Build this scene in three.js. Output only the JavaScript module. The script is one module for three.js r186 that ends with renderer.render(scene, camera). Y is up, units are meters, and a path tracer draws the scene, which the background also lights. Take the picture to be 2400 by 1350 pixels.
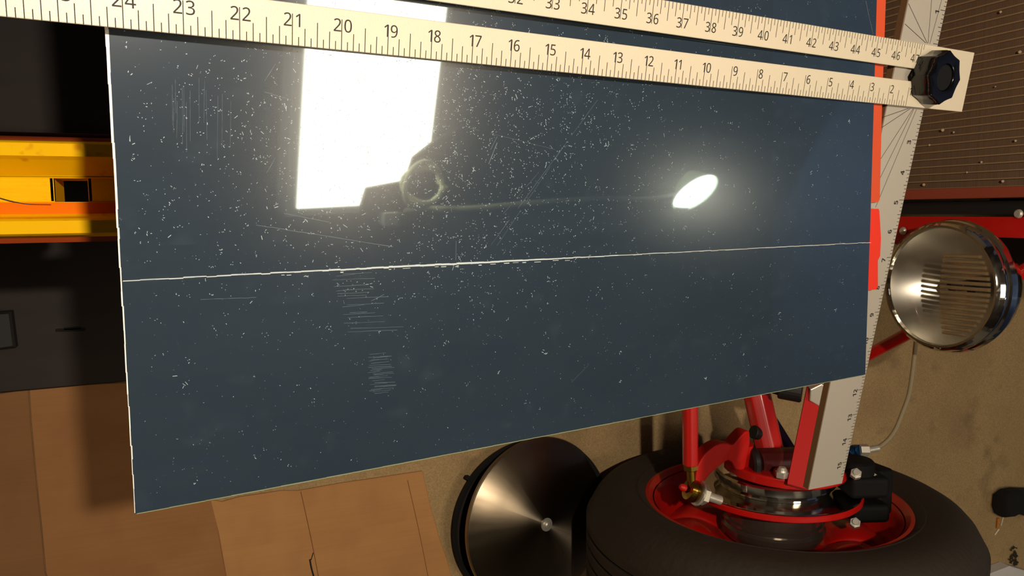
import * as THREE from 'three';
import { RoundedBoxGeometry } from 'three/addons/geometries/RoundedBoxGeometry.js';
import { mergeGeometries, toCreasedNormals, mergeVertices } from 'three/addons/utils/BufferGeometryUtils.js';
import { RectAreaLightUniformsLib } from 'three/addons/lights/RectAreaLightUniformsLib.js';
import { FontLoader } from 'three/addons/loaders/FontLoader.js';
import { TextGeometry } from 'three/addons/geometries/TextGeometry.js';

const V = (x, y, z) => new THREE.Vector3(x, y, z);
const scene = new THREE.Scene();

// ---------------------------------------------------------------- camera (held over the sheet, turned on its side)
const CAM = V(-0.57859, 1.28235, 0.08388);
const RIGHT = V(0.9242954, 0.3815841, 0.0084587), DOWN = V(-0.0459696, 0.089295, 0.9949438), FWD = V(0.3788994, -0.9200109, 0.1000763);
const FOCAL = 1801.33;
const camera = new THREE.PerspectiveCamera(41.084, 16 / 9, 0.02, 40);
camera.position.copy(CAM);
camera.quaternion.setFromRotationMatrix(new THREE.Matrix4().makeBasis(RIGHT, DOWN.clone().negate(), FWD.clone().negate()));
scene.add(camera);

// ---------------------------------------------------------------- light
const renderer = new THREE.WebGLRenderer({ antialias: true });
renderer.toneMapping = THREE.LinearToneMapping;
renderer.toneMappingExposure = 1.0;
renderer.shadowMap.enabled = true;
RectAreaLightUniformsLib.init();
scene.background = new THREE.Color(0x050505);
const CEIL = 2.75;
// the bare bulb that hangs over the near end of the sheet, just outside the picture
const BULB = V(-0.467, 1.75, -0.07);
const torch = new THREE.PointLight(0xfff0dc, 4.0, 0, 2);
torch.position.copy(BULB); torch.shadow.radius = 0.8; torch.castShadow = true; scene.add(torch);
// the bright panel in the ceiling
const PANEL = { x: 0.475, z: 0.4, w: 0.46, d: 0.66, y: CEIL - 0.085 };
const panelLight = new THREE.RectAreaLight(0xffeacb, 13, PANEL.w, PANEL.d);
panelLight.position.set(PANEL.x, PANEL.y - 0.006, PANEL.z); panelLight.rotation.x = -Math.PI / 2; scene.add(panelLight);
const GLOW_PANEL = 13, LAMP_POWER = 0.5;

// ---------------------------------------------------------------- helpers
let seedN = 7;
const rnd = () => { seedN = (seedN * 1664525 + 1013904223) >>> 0; return seedN / 4294967296; };
const rr = (a, b) => a + (b - a) * rnd();
const used = {};
const numbered = (n) => { used[n] = (used[n] ?? -1) + 1; return used[n] ? n + '_' + String(used[n]).padStart(3, '0') : n; };
const IN = 0.0254;
// the frame of the sheet: it leans a little to the rear and to the wheel; inches, z up from the top of the square's blade
const S2W = new THREE.Matrix4().makeBasis(V(0.990845, -0.135001, 0), V(0.022481, 0.165002, -0.986037), V(0.133116, 0.97701, 0.166526)).scale(V(IN, IN, IN)).setPosition(0, 0.80065, 0);
const sh = (x, y, z) => V(x, y, z).applyMatrix4(S2W);
// a point on the line of sight through a place in the frame, on the plane where one world coordinate has the given value
function at(px, py, axis, val) {
  const d = FWD.clone().addScaledVector(RIGHT, (px - 1200) / FOCAL).addScaledVector(DOWN, (py - 675) / FOCAL);
  return CAM.clone().addScaledVector(d, (val - CAM[axis]) / d[axis]);
}
function clean(g) {
  if (g.index) g = g.toNonIndexed();
  for (const k of Object.keys(g.attributes)) if (!['position', 'normal', 'uv'].includes(k)) g.deleteAttribute(k);
  if (!g.attributes.uv) g.setAttribute('uv', new THREE.Float32BufferAttribute(new Float32Array(g.attributes.position.count * 2), 2));
  if (!g.attributes.normal) g.computeVertexNormals();
  g.morphAttributes = {};
  return g;
}
const merge = (list) => (list.length === 1 ? list[0] : mergeGeometries(list.map(clean)));
const bases = new Map();
function thing(name, label, category, base = V(0, 0, 0), group) {
  const o = new THREE.Group(); o.name = numbered(name); o.position.copy(base); scene.add(o);
  o.userData = { label, category }; if (group) o.userData.group = group;
  bases.set(o, base.clone());
  return o;
}
// a part: geometry in world metres
function part(name, geos, mat, parent, label) {
  const b = bases.get(parent); bases.set;
  const g = merge(Array.isArray(geos) ? geos : [geos]).clone().translate(-b.x, -b.y, -b.z);
  const m = new THREE.Mesh(g, mat); m.name = parent === scene ? numbered(name) : name;
  m.castShadow = m.receiveShadow = true; parent.add(m); bases.set(m, b);
  if (label) m.userData.label = label;
  return m;
}
function single(name, geos, mat, label, category, base = V(0, 0, 0)) {
  const g = merge(Array.isArray(geos) ? geos : [geos]).clone().translate(-base.x, -base.y, -base.z);
  const m = new THREE.Mesh(g, mat); m.name = numbered(name); m.position.copy(base); m.castShadow = m.receiveShadow = true;
  m.userData = { label, category }; scene.add(m); bases.set(m, base.clone()); return m;
}
function struct(name, geo, mat) {
  const m = new THREE.Mesh(geo, mat); m.name = name; m.userData = { kind: 'structure' }; m.castShadow = m.receiveShadow = true; scene.add(m); bases.set(m, V(0, 0, 0)); return m;
}
const box = (x0, x1, y0, y1, z0, z1, r = 0.002) => new RoundedBoxGeometry(x1 - x0, y1 - y0, z1 - z0, 2, Math.min(r, (x1 - x0) / 2.01, (y1 - y0) / 2.01, (z1 - z0) / 2.01)).translate((x0 + x1) / 2, (y0 + y1) / 2, (z0 + z1) / 2);
// lathe about a line from a in direction d; profile is [radius, along]
function lathe(a, d, profile, seg = 64, crease = 0.6) {
  let g = new THREE.LatheGeometry(profile.map((p) => new THREE.Vector2(Math.max(p[0], 1e-5), p[1])), seg);
  if (crease) g = toCreasedNormals(g, crease);
  return g.applyQuaternion(new THREE.Quaternion().setFromUnitVectors(V(0, 1, 0), d.clone().normalize())).translate(a.x, a.y, a.z);
}
const rod = (a, b, r, seg = 24) => { const l = a.distanceTo(b), c = Math.min(r * 0.12, l / 4); return lathe(a, b.clone().sub(a), [[0, 0], [r - c, 0], [r, c], [r, l - c], [r - c, l], [0, l]], seg, 0.5); };
const tube = (pts, r, n = 60, rs = 10, closed = false) => new THREE.TubeGeometry(new THREE.CatmullRomCurve3(pts, closed), n, r, rs, closed);
function hexNut(a, d, r, h) {
  const s = new THREE.Shape(); for (let k = 0; k < 6; k++) s[k ? 'lineTo' : 'moveTo'](r * Math.cos(k * Math.PI / 3), r * Math.sin(k * Math.PI / 3));
  return new THREE.ExtrudeGeometry(s, { depth: h, bevelEnabled: true, bevelSize: r * 0.1, bevelThickness: r * 0.1, bevelSegments: 2 })
    .applyQuaternion(new THREE.Quaternion().setFromUnitVectors(V(0, 0, 1), d.clone().normalize())).translate(a.x, a.y, a.z);
}
const shapeOf = (pts) => { const s = new THREE.Shape(); pts.forEach((p, i) => s[i ? 'lineTo' : 'moveTo'](p[0], p[1])); return s; };
// a flat plate outlined in sheet inches, from z0 up to z1
const sheetPlate = (pts, z0, z1, bevel = 0.01) => new THREE.ExtrudeGeometry(shapeOf(pts), { depth: z1 - z0 - 2 * bevel, bevelEnabled: bevel > 0, bevelSize: bevel, bevelOffset: -bevel, bevelThickness: bevel, bevelSegments: 2 }).translate(0, 0, z0 + bevel);
const toWorld = (g) => g.applyMatrix4(S2W);
// flat piece on the floor, outlined in world x, z
const floorPlate = (pts, y0, h, bevel = 0.001) => new THREE.ExtrudeGeometry(shapeOf(pts.map((p) => [p[0], -p[1]])), { depth: Math.max(h - 2 * bevel, 0.0005), bevelEnabled: true, bevelSize: bevel, bevelOffset: -bevel, bevelThickness: bevel, bevelSegments: 1 }).rotateX(-Math.PI / 2).translate(0, y0 + bevel, 0);

// value noise
const hash = (x, y, s) => { let h = (Math.imul(x, 374761393) + Math.imul(y, 668265263) + Math.imul(s, 974711)) | 0; h = Math.imul(h ^ (h >>> 13), 1274126177); return ((h ^ (h >>> 16)) >>> 0) / 4294967296; };
function vnoise(x, y, per, s) {
  const xi = Math.floor(x), yi = Math.floor(y), fx = x - xi, fy = y - yi, u = fx * fx * (3 - 2 * fx), v = fy * fy * (3 - 2 * fy), w = (n) => ((n % per) + per) % per;
  const a = hash(w(xi), w(yi), s), b = hash(w(xi + 1), w(yi), s), c = hash(w(xi), w(yi + 1), s), d = hash(w(xi + 1), w(yi + 1), s);
  return a + (b - a) * u + (c - a) * v + (a - b - c + d) * u * v;
}
const fbm = (x, y, per, s, oct) => { let t = 0, a = 0.5, n = 0; for (let k = 0; k < oct; k++) { t += a * vnoise(x, y, per, s + k); n += a; x *= 2; y *= 2; per *= 2; a *= 0.55; } return t / n; };
function tex(w, h, fn, srgb = true, rx = 1, ry = 1) {
  const d = new Uint8Array(w * h * 4);
  for (let j = 0; j < h; j++) for (let i = 0; i < w; i++) { const c = fn(i / w, j / h), k = (j * w + i) * 4; d[k] = Math.max(0, Math.min(255, c[0])); d[k + 1] = Math.max(0, Math.min(255, c[1])); d[k + 2] = Math.max(0, Math.min(255, c[2])); d[k + 3] = 255; }
  const t = new THREE.DataTexture(d, w, h, THREE.RGBAFormat); t.wrapS = t.wrapT = THREE.RepeatWrapping; t.magFilter = THREE.LinearFilter; t.minFilter = THREE.LinearMipmapLinearFilter; t.generateMipmaps = true;
  if (srgb) t.colorSpace = THREE.SRGBColorSpace; t.repeat.set(rx, ry); t.needsUpdate = true; return t;
}
const mix = (a, b, t) => a.map((v, i) => v + (b[i] - v) * t);
const std = (color, roughness, metalness = 0, extra = {}) => new THREE.MeshPhysicalMaterial({ color, roughness, metalness, ...extra });

// ---------------------------------------------------------------- materials
const M = {};
M.concrete = std(0xffffff, 0.8, 0, {
  map: tex(1024, 1024, (u, v) => {
    const a = fbm(u * 5, v * 5, 5, 1, 5), b = fbm(u * 24, v * 24, 24, 9, 4), c = fbm(u * 9, v * 9, 9, 21, 3), f = hash(Math.floor(u * 1024), Math.floor(v * 1024), 3);
    let k = mix([148, 122, 82], [184, 156, 110], a); k = mix(k, [140, 112, 80], Math.max(0, c - 0.5) * 1.6); k = mix(k, [92, 74, 54], Math.max(0, b - 0.66) * 1.6);
    return k.map((q) => q * (0.9 + 0.2 * f));
  }, true, 5, 5),
  bumpMap: tex(512, 512, (u, v) => { const q = 255 * fbm(u * 60, v * 60, 60, 5, 3); return [q, q, q]; }, false, 5, 5), bumpScale: 0.0012,
});
M.plaster = std(0xb9b2a4, 0.9, 0, { bumpMap: tex(256, 256, (u, v) => { const q = 255 * fbm(u * 40, v * 40, 40, 15, 3); return [q, q, q]; }, false, 6, 6), bumpScale: 0.001 });
M.ceiling = std(0x4a4642, 0.9);
M.trim = std(0xb4b2b0, 0.9);
M.reflectBlue = std(0x5c74b0, 0.8);
M.maskDark = std(0x3a2c20, 0.8);
M.red = std(0xba0d06, 0.42, 0, { clearcoat: 0.35, clearcoatRoughness: 0.1 });
M.shadedRed = std(0x4a0806, 0.5);
M.redFlat = std(0xd42a10, 0.55);
M.chrome = std(0xd8d4cc, 0.1, 1);
M.steel = std(0x9c8e7a, 0.42, 1, { anisotropy: 0.85, anisotropyRotation: Math.PI / 2, roughnessMap: tex(512, 512, (u, v) => { const q = 180 + 75 * fbm(u * 10, v * 10, 10, 33, 5); return [q, q, q]; }, false) });
M.zinc = std(0xd2ccbe, 0.4, 0.65);
M.hub = std(0x948c80, 0.25, 0.9);
M.redSatin = std(0xb80d06, 0.6, 0, { specularIntensity: 0.5 });
M.brass = std(0x9a7c34, 0.3, 1);
M.blackMetal = std(0x030303, 0.75, 0, { specularIntensity: 0.5 });
M.darkMetal = std(0x16130f, 0.7);
M.rubber = std(0x2a2116, 0.75, 0, { bumpMap: tex(256, 256, (u, v) => { const q = 255 * fbm(u * 50, v * 50, 50, 45, 3); return [q, q, q]; }, false, 6, 2), bumpScale: 0.0006 });
M.bush = std(0x120f0c, 0.6);
M.blackPlastic = std(0x070707, 0.12);
M.ruler = std(0xc6baa2, 0.4, 0.0, { clearcoat: 0.25, clearcoatRoughness: 0.25, bumpMap: tex(256, 256, (u, v) => { const q = 255 * fbm(u * 20, v * 20, 20, 77, 3); return [q, q, q]; }, false, 3, 3), bumpScale: 0.00008 });
M.rulerEdge = std(0x5c4026, 0.5);
M.aluminium = std(0xb2aa9c, 0.42, 0.3);
M.ink = std(0x1c1510, 0.7);
M.scoreLine = std(0x8d8a82, 0.5);
M.cardboard = std(0xffffff, 0.85, 0, {
  map: tex(1024, 512, (u, v) => { const a = fbm(u * 6, v * 6, 6, 51, 4), l = fbm(u * 3, v * 180, 180, 61, 2), s = fbm(u * 14, v * 4, 14, 71, 3); let k = mix([170, 120, 70], [192, 142, 88], a * 0.7 + l * 0.3); k = mix(k, [150, 104, 62], Math.max(0, s - 0.5) * 0.6); return k; }, true, 1.6, 3.2),
});
M.cardCut = std(0x8a6038, 0.9);
M.crease = std(0x8a5c34, 0.9);
M.board = std(0xffffff, 0.7, 0, { map: tex(512, 512, (u, v) => { const a = fbm(u * 3, v * 40, 40, 81, 4), b = fbm(u * 8, v * 8, 8, 91, 4); return mix(mix([26, 15, 9], [46, 28, 17], a), [16, 10, 7], b * 0.5); }, true, 1, 1) });
M.yellow = std(0xffffff, 0.6, 0, {
  specularIntensity: 0.15,
  map: tex(512, 512, (u, v) => { const a = fbm(u * 8, v * 8, 8, 101, 4), b = fbm(u * 40, v * 40, 40, 111, 3); let k = mix([254, 186, 0], [255, 204, 0], a); k = mix(k, [190, 96, 14], Math.max(0, b - 0.74) * 3); return k; }, true, 2, 2),
});
M.orangeRim = std(0xa8420c, 0.6);
M.rust = std(0x4c2414, 0.8);
M.white = std(0xd8d4d0, 0.6);
M.rag = std(0x090807, 0.95);
M.glass = std(0xffffff, 0.02, 0, { transmission: 1, thickness: 0, ior: 1.5 });
M.flute = std(0xb8a078, 0.12, 0, { transmission: 0.75, thickness: 0.004, ior: 1.5 });
M.reflector = std(0xe2dccc, 0.3, 1);
M.finPack = std(0xffffff, 0.75, 0.2, {
  map: tex(64, 512, (u, v) => { const f = Math.abs(((v * 64) % 1) - 0.5) * 2, b = hash(Math.floor(v * 64), 0, 5) * 0.3; return mix([96, 74, 54], [148, 118, 90], f * (0.7 + b)); }, true, 1, 1),
});
M.radTube = std(0xa88c6a, 0.5, 0.2);
M.radFrame = std(0x9a4630, 0.55);
M.braid = std(0xb9a988, 0.45, 0.6, { bumpMap: tex(64, 64, (u, v) => { const q = 127 + 127 * Math.sin((u + v) * 50) * Math.sin((u - v) * 50); return [q, q, q]; }, false, 40, 2), bumpScale: 0.0004 });
M.blueFit = std(0x0c3358, 0.35, 0.6);
M.glint = std(0xb8a00c, 0.5);
M.glintGreen = std(0x5aa890, 0.5);

// sheet: dark blue glossy plastic under a worn film
function filmMaps(seed) {
  return tex(2048, 512, (u, v) => {
    const a = fbm(u * 6, v * 3, 6, seed, 4), n = fbm(u * 40, v * 14, 40, seed + 9, 3);
    let k = mix([38, 50, 61], [44, 56, 68], a);
    k = mix(k, [84, 98, 108], Math.max(0, n - 0.66) * 0.5);
    if (hash(Math.floor(u * 2048), Math.floor(v * 512), seed) > 0.9988) k = mix(k, [170, 182, 186], rnd());
    return k;
  });
}
const filmOpt = { ior: 2.05, specularColor: new THREE.Color(0.72, 0.94, 1), clearcoat: 0.9, clearcoatRoughness: 0.19 };
M.film = std(0xffffff, 0.025, 0, { ...filmOpt, map: filmMaps(121) });
M.burr = std(0xb4bebe, 0.5);
M.fleck = std(0xa4b4b8, 0.5);
M.scuff = std(0x5c6a72, 0.5);
M.redDull = std(0xc2461e, 0.55);
M.edge = std(0x7f8a68, 0.5);
M.edgeWhite = std(0xe6e2da, 0.35);

// ---------------------------------------------------------------- the room
const WALL_TURN = 0.45;
const floor = struct('floor', new THREE.BoxGeometry(8, 0.2, 8).translate(0.5, -0.1, 0), M.concrete);
struct('ceiling', new THREE.BoxGeometry(8.4, 0.2, 8.4).translate(0.5, CEIL + 0.1, 0), M.ceiling);
struct('wall_front', new THREE.BoxGeometry(0.2, CEIL + 0.2, 8.4).translate(-3.6, CEIL / 2, 0), M.plaster);
struct('wall_rear', new THREE.BoxGeometry(0.2, CEIL + 0.2, 10).rotateY(WALL_TURN).translate(2.9 + 0.1 * Math.cos(WALL_TURN), CEIL / 2, 0.75 - 0.1 * Math.sin(WALL_TURN)), M.reflectBlue);  // unseen wall, turned and coloured blue to shape the reflection in the sheet
struct('wall_left', new THREE.BoxGeometry(8.4, CEIL + 0.2, 0.2).translate(0.5, CEIL / 2, -4.1), M.plaster);
struct('wall_right', new THREE.BoxGeometry(8.4, CEIL + 0.2, 0.2).translate(0.5, CEIL / 2, 4.1), M.plaster);

// ---------------------------------------------------------------- lamps reflected in the sheet, an unseen bulb, an added glare mask
{
  const t = thing('ceiling_light', 'bright rectangular ceiling light panel, reflected as the white glare in the blue sheet', 'lamp', V(PANEL.x, CEIL, PANEL.z));
  part('housing', [box(PANEL.x - PANEL.w / 2 - 0.03, PANEL.x + PANEL.w / 2 + 0.03, PANEL.y + 0.004, CEIL, PANEL.z - PANEL.d / 2 - 0.03, PANEL.z + PANEL.d / 2 + 0.03, 0.004)], M.white, t);
  part('diffuser', box(PANEL.x - PANEL.w / 2, PANEL.x + PANEL.w / 2, PANEL.y, PANEL.y + 0.004, PANEL.z - PANEL.d / 2, PANEL.z + PANEL.d / 2, 0.001), std(0xffffff, 0.6, 0, { emissive: new THREE.Color(0xffeacb), emissiveIntensity: GLOW_PANEL * 0.3 }), t);
}
{
  const t = thing('hanging_bulb', 'bare glowing bulb on a cord hanging from the ceiling near the camera', 'lamp', V(BULB.x, CEIL, BULB.z));
  part('bulb', new THREE.SphereGeometry(0.03, 32, 20).translate(BULB.x, BULB.y, BULB.z), std(0xffffff, 0.4, 0, { emissive: new THREE.Color(0xfff0dc), emissiveIntensity: 20 }), t);
  part('socket', rod(V(BULB.x, BULB.y + 0.028, BULB.z), V(BULB.x, BULB.y + 0.09, BULB.z), 0.018), M.blackMetal, t);
  part('cord', rod(V(BULB.x, BULB.y + 0.09, BULB.z), V(BULB.x, CEIL - 0.02, BULB.z), 0.004, 10), M.blackMetal, t);
  part('ceiling_rose', lathe(V(BULB.x, CEIL, BULB.z), V(0, -1, 0), [[0.05, 0], [0.045, 0.012], [0.02, 0.022], [0, 0.024]], 32), M.white, t);
}
{
  single('glare_mask', new THREE.ExtrudeGeometry(shapeOf([[0.44, -0.74], [0.46, -0.66], [0.6, -0.64], [0.62, -0.56], [0.7, -0.5], [0.8, -0.45], [0.84, -0.74]]), { depth: 0.012, bevelEnabled: true, bevelSize: 0.003, bevelThickness: 0.003 }).rotateX(-Math.PI / 2).translate(0, PANEL.y - 0.05, 0), M.maskDark, 'jagged dark mask added under one corner of the ceiling light panel to trim its glare', 'board', V(0.6, CEIL, 0.65));  // added blocker that cuts off the corner of the reflected glare
  const c = V(2.222, CEIL - 0.048, 0.769), ax = V(-0.041, -0.886, 0.462).normalize(), back = ax.clone().negate();
  const t = thing('clamp_lamp', 'round clamp lamp with a metal bell shade hung under the ceiling on a cord', 'lamp', c);
  part('shade', lathe(c, ax, [[0.022, -0.15], [0.03, -0.13], [0.055, -0.1], [0.09, -0.05], [0.118, 0], [0.121, 0.003], [0.116, 0], [0.088, -0.049], [0.053, -0.098], [0.028, -0.128], [0.02, -0.145]]), std(0xd8dccc, 0.9, 0, { transmission: 0.16, thickness: 0 }), t);
  part('bulb', lathe(c, ax, [[0, -0.006], [0.112, -0.006], [0.112, -0.002], [0, 0.004]], 48), std(0xffffff, 0.5, 0, { emissive: new THREE.Color(0xfff4e0), emissiveIntensity: 16 }), t);
  part('socket', rod(c.clone().addScaledVector(back, 0.14), c.clone().addScaledVector(back, 0.2), 0.022), M.blackMetal, t);
  const glow = new THREE.PointLight(0xf2f4d8, LAMP_POWER, 0, 2);
  glow.position.copy(c).addScaledVector(ax, -0.002); glow.shadow.radius = 0.2; glow.castShadow = true; scene.add(glow);
  single('lamp_cord', tube([V(2.06, CEIL - 0.06, 0.765), V(1.851, 2.64, 0.757), V(1.397, 2.52, 0.701), V(1.041, 2.47, 0.685), V(0.782, 2.52, 0.709), V(0.625, 2.6, 0.73), V(0.58, 2.645, 0.76)], 0.0095, 90), std(0xf2ecc4, 0.6), 'pale sagging cord from the ceiling outlet to the clamp lamp', 'cord', V(0.6, CEIL - 0.07, 0.8));
  const loop = []; for (let k = 0; k <= 40; k++) { const a = k / 40 * Math.PI * 4, r = 0.07 + 0.012 * Math.sin(a * 0.5); loop.push(V(0.575 + r * Math.cos(a), 2.45 + 0.02 * Math.sin(a * 1.5) + k * 0.001, 0.605 + r * 0.9 * Math.sin(a))); }
  single('cord_coil', tube(loop, 0.009, 140), std(0xf2ecc4, 0.6), 'small coil of pale cord hanging beside the ceiling light', 'cord', V(0.575, 2.45, 0.605));
  single('junction_box', [box(0.54, 0.6, 2.63, 2.69, 0.75, 0.8, 0.006), box(0.56, 0.58, 2.69, CEIL, 0.765, 0.785, 0.002)], M.white, 'small white outlet box under the ceiling at the cord end', 'outlet box', V(0.57, CEIL, 0.775));
}

// ---------------------------------------------------------------- the blue sheet
{
  const zt = -0.14, zb = -0.2, E = (y) => -2.47 - (y - 0) * 0.2505, ys = -4.688;   // right edge slants
  const base = sh(-12, -4, zb);
  const t = thing('plastic_sheet', 'large dark blue glossy plastic sheet, scratched, with a scored line across it', 'sheet', base);
  const film = (pts, name) => {
    const g = sheetPlate(pts, zb, zt, 0.006), p = g.attributes.position, uv = g.attributes.uv;
    for (let i = 0; i < p.count; i++) uv.setXY(i, (p.getX(i) + 24.3) / 24.3, (p.getY(i) + 10) / 6);
    return part(name, toWorld(g), M.film, t);
  };
  film([[-24.24, ys + 0.02], [E(ys), ys + 0.13], [E(9), 9], [-24.36, 9]], 'upper_panel');
  film([[-24.19, -9.731], [-0.08, -9.54], [E(ys), ys + 0.105], [-24.24, ys - 0.005]], 'lower_panel');
  // ragged white burr along the scored line
  const b = [];
  const strip = (x0, x1, yc, w, z) => { const g = new THREE.BoxGeometry(x1 - x0, w, 0.012); return g.translate((x0 + x1) / 2, yc, z); };
  for (let x = -24.2; x < -1.3;) { const l = rr(0.08, 0.35), c = Math.exp(-Math.pow((x + 17.5) / 3.5, 2)); b.push(strip(x, x + l, ys + 0.01 + (x + 24.2) * 0.0046 + rr(-0.008, 0.008), 0.013 + 0.026 * c + rr(0, 0.008), zt + 0.006)); if (rnd() < 0.7 * c - 0.1) { b.push(strip(x, x + l * 0.6, ys - 0.035 + (x + 24.2) * 0.0046 - rr(0, 0.03), rr(0.008, 0.02), zt + 0.005)); } x += l; }
  part('scored_line', toWorld(merge(b)), M.burr, t, 'white scored line');
  // scratches and flecks of the worn film, packed denser as glints near the glare
  const f = []; let into = f;
  const fleck = (x, y, l, w, a) => { const g = new THREE.PlaneGeometry(l, w); g.rotateZ(a).translate(x, y, zt + 0.004); into.push(g); };
  for (let k = 0; k < 19000; k++) {
    const x = rr(-24, -1.2), y = rr(-9.4, 4), c = Math.exp(-Math.pow((x + 17.8) / 5.3, 2) - Math.pow((y + 1.6) / 3.0, 2));
    if (x > E(y) - 0.1 || rnd() > 0.035 + 0.965 * c) continue;
    const s = rnd(), l = s < 0.95 ? rr(0.01, 0.034) : rr(0.04, 0.1);
    const n = rnd() < 0.3 ? 3 : 1; for (let j = 0; j < n; j++) fleck(x + rr(-0.06, 0.06) * (n > 1), y + rr(-0.06, 0.06) * (n > 1), l * rr(0.6, 1.2), rr(0.005, 0.013), rr(0, 3.14));
  }
  const f2 = [];
  const scratch = (x0, y0, x1, y1, w, n = 6) => { for (let j = 0; j < n; j++) { const a = j / n, q = (j + 1.02) / n; if (n > 8 && rnd() < 0.15) continue; const ax = x0 + (x1 - x0) * a, ay = y0 + (y1 - y0) * a, bx = x0 + (x1 - x0) * q, by = y0 + (y1 - y0) * q; fleck((ax + bx) / 2, (ay + by) / 2 + rr(-0.004, 0.004), Math.hypot(bx - ax, by - ay), w * rr(0.6, 1.2), Math.atan2(by - ay, bx - ax)); } };
  const P = (px, py) => { const d = FWD.clone().addScaledVector(RIGHT, (px - 1200) / FOCAL).addScaledVector(DOWN, (py - 675) / FOCAL), inv = S2W.clone().invert(), c = CAM.clone().applyMatrix4(inv), e = CAM.clone().add(d).applyMatrix4(inv).sub(c); return c.addScaledVector(e, (zt - c.z) / e.z); };
  const line = (x0, y0, x1, y1, w, n) => { const a = P(x0, y0), c = P(x1, y1); scratch(a.x, a.y, c.x, c.y, w, n); };
  into = f2;
  line(665, 500, 770, 520, 0.012, 5); line(600, 527, 920, 578, 0.01, 10); line(1150, 575, 1400, 235, 0.006, 12); line(1165, 575, 1330, 330, 0.005, 12); line(1180, 500, 1270, 395, 0.005, 12);
  line(1040, 285, 1300, 350, 0.004, 10); line(620, 190, 645, 150, 0.008, 3); line(1145, 385, 1165, 335, 0.02, 4); line(1150, 350, 1165, 320, 0.012, 3); line(1068, 610, 1069, 565, 0.01, 3);
  line(625, 405, 645, 370, 0.01, 3); line(620, 215, 700, 240, 0.006, 4); line(870, 705, 900, 690, 0.01, 3); line(1340, 895, 1380, 855, 0.006, 4); line(470, 702, 600, 697, 0.006, 8);
  line(2029, 2, 2037, 40, 0.014, 4); line(2037, 40, 2046, 80, 0.012, 4);
  for (let k = 0; k < 24; k++) { const y = 640 + k * 6.2 + rr(-3, 3), x = 775 + rr(0, 30) + k * 1.2; if (rnd() < 0.75) line(x, y, x + rr(40, 125), y - rr(2, 5), 0.006, 3); }
  for (let k = 0; k < 24; k++) { const y = 832 + k * 4.0 + rr(-2, 2), x = 862 + rr(0, 16); line(x, y, x + rr(25, 55), y - rr(2, 5), 0.006, 2); }
  for (let k = 0; k < 14; k++) { const x = 420 + rr(-20, 130), y = 180 + rr(0, 60); line(x, y, x + rr(-2, 2), y + rr(60, 160), 0.003, 8); }
  const fm = part('flecks', toWorld(merge(f)), M.fleck, t, 'fine white flecks, massed as glints near the glare'); fm.userData.kind = 'stuff';
  part('scratches', toWorld(merge(f2)), M.scuff, t, 'faint grey scratches').userData.kind = 'stuff';
  // white burr of the cut left edge, pale cut edge at the bottom
  const e = [];
  for (let y = -9.7; y < 8.9;) { const l = rr(0.2, 0.6), w = 0.012 + 0.045 * Math.max(0, Math.min(1, (y + 6) / 7)) + rr(0, 0.012); e.push(new THREE.BoxGeometry(w, l * 1.01, 0.05).translate(-24.19 - (y + 9.73) * 0.0107 + w / 2 + rr(-0.006, 0.006), y + l / 2, zt - 0.016)); y += l; }
  part('left_edge', toWorld(merge(e)), M.edgeWhite, t, 'ragged white left cut edge');
  const e2 = []; for (let x = -24.15; x < -0.3;) { const l = rr(0.3, 0.9), y = -9.731 + (x + 24.19) * 0.00793; e2.push(new THREE.BoxGeometry(l, 0.014 + rr(0, 0.008), 0.05).translate(x + l / 2, y - 0.004 + l * 0.004, zt - 0.02)); x += l; }
  part('bottom_edge', toWorld(merge(e2)), M.edge, t, 'pale green bottom cut edge');
}
// red strips that show past the slanted edge of the sheet
{
  const z0 = -0.235, z1 = -0.205;
  const a = sheetPlate([[-3.6, 3.9], [-2.86, 3.75], [-1.93, 0], [-1.1, -3.1], [-1.16, -3.2], [-1.9, -3.22], [-3.2, 0.5]], z0, z1, 0.008);
  single('red_strip', toWorld(a), M.redDull, 'long orange red strip along the slanted sheet edge, passing under the ruler blade', 'strip', sh(-2, 0, z0));
  const b = sheetPlate([[-1.7, -3.43], [-1.06, -3.43], [-1.0, -3.5], [-0.62, -4.45], [-0.47, -5.1], [-0.55, -5.25], [-0.25, -6.22], [-0.33, -6.32], [-1.2, -6.33]], z0, z1, 0.008);
  single('red_strip', toWorld(b), M.redFlat, 'shorter bright red strip with a ragged edge, below the gap on the ruler head', 'strip', sh(-1, -5, z0));
}

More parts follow.
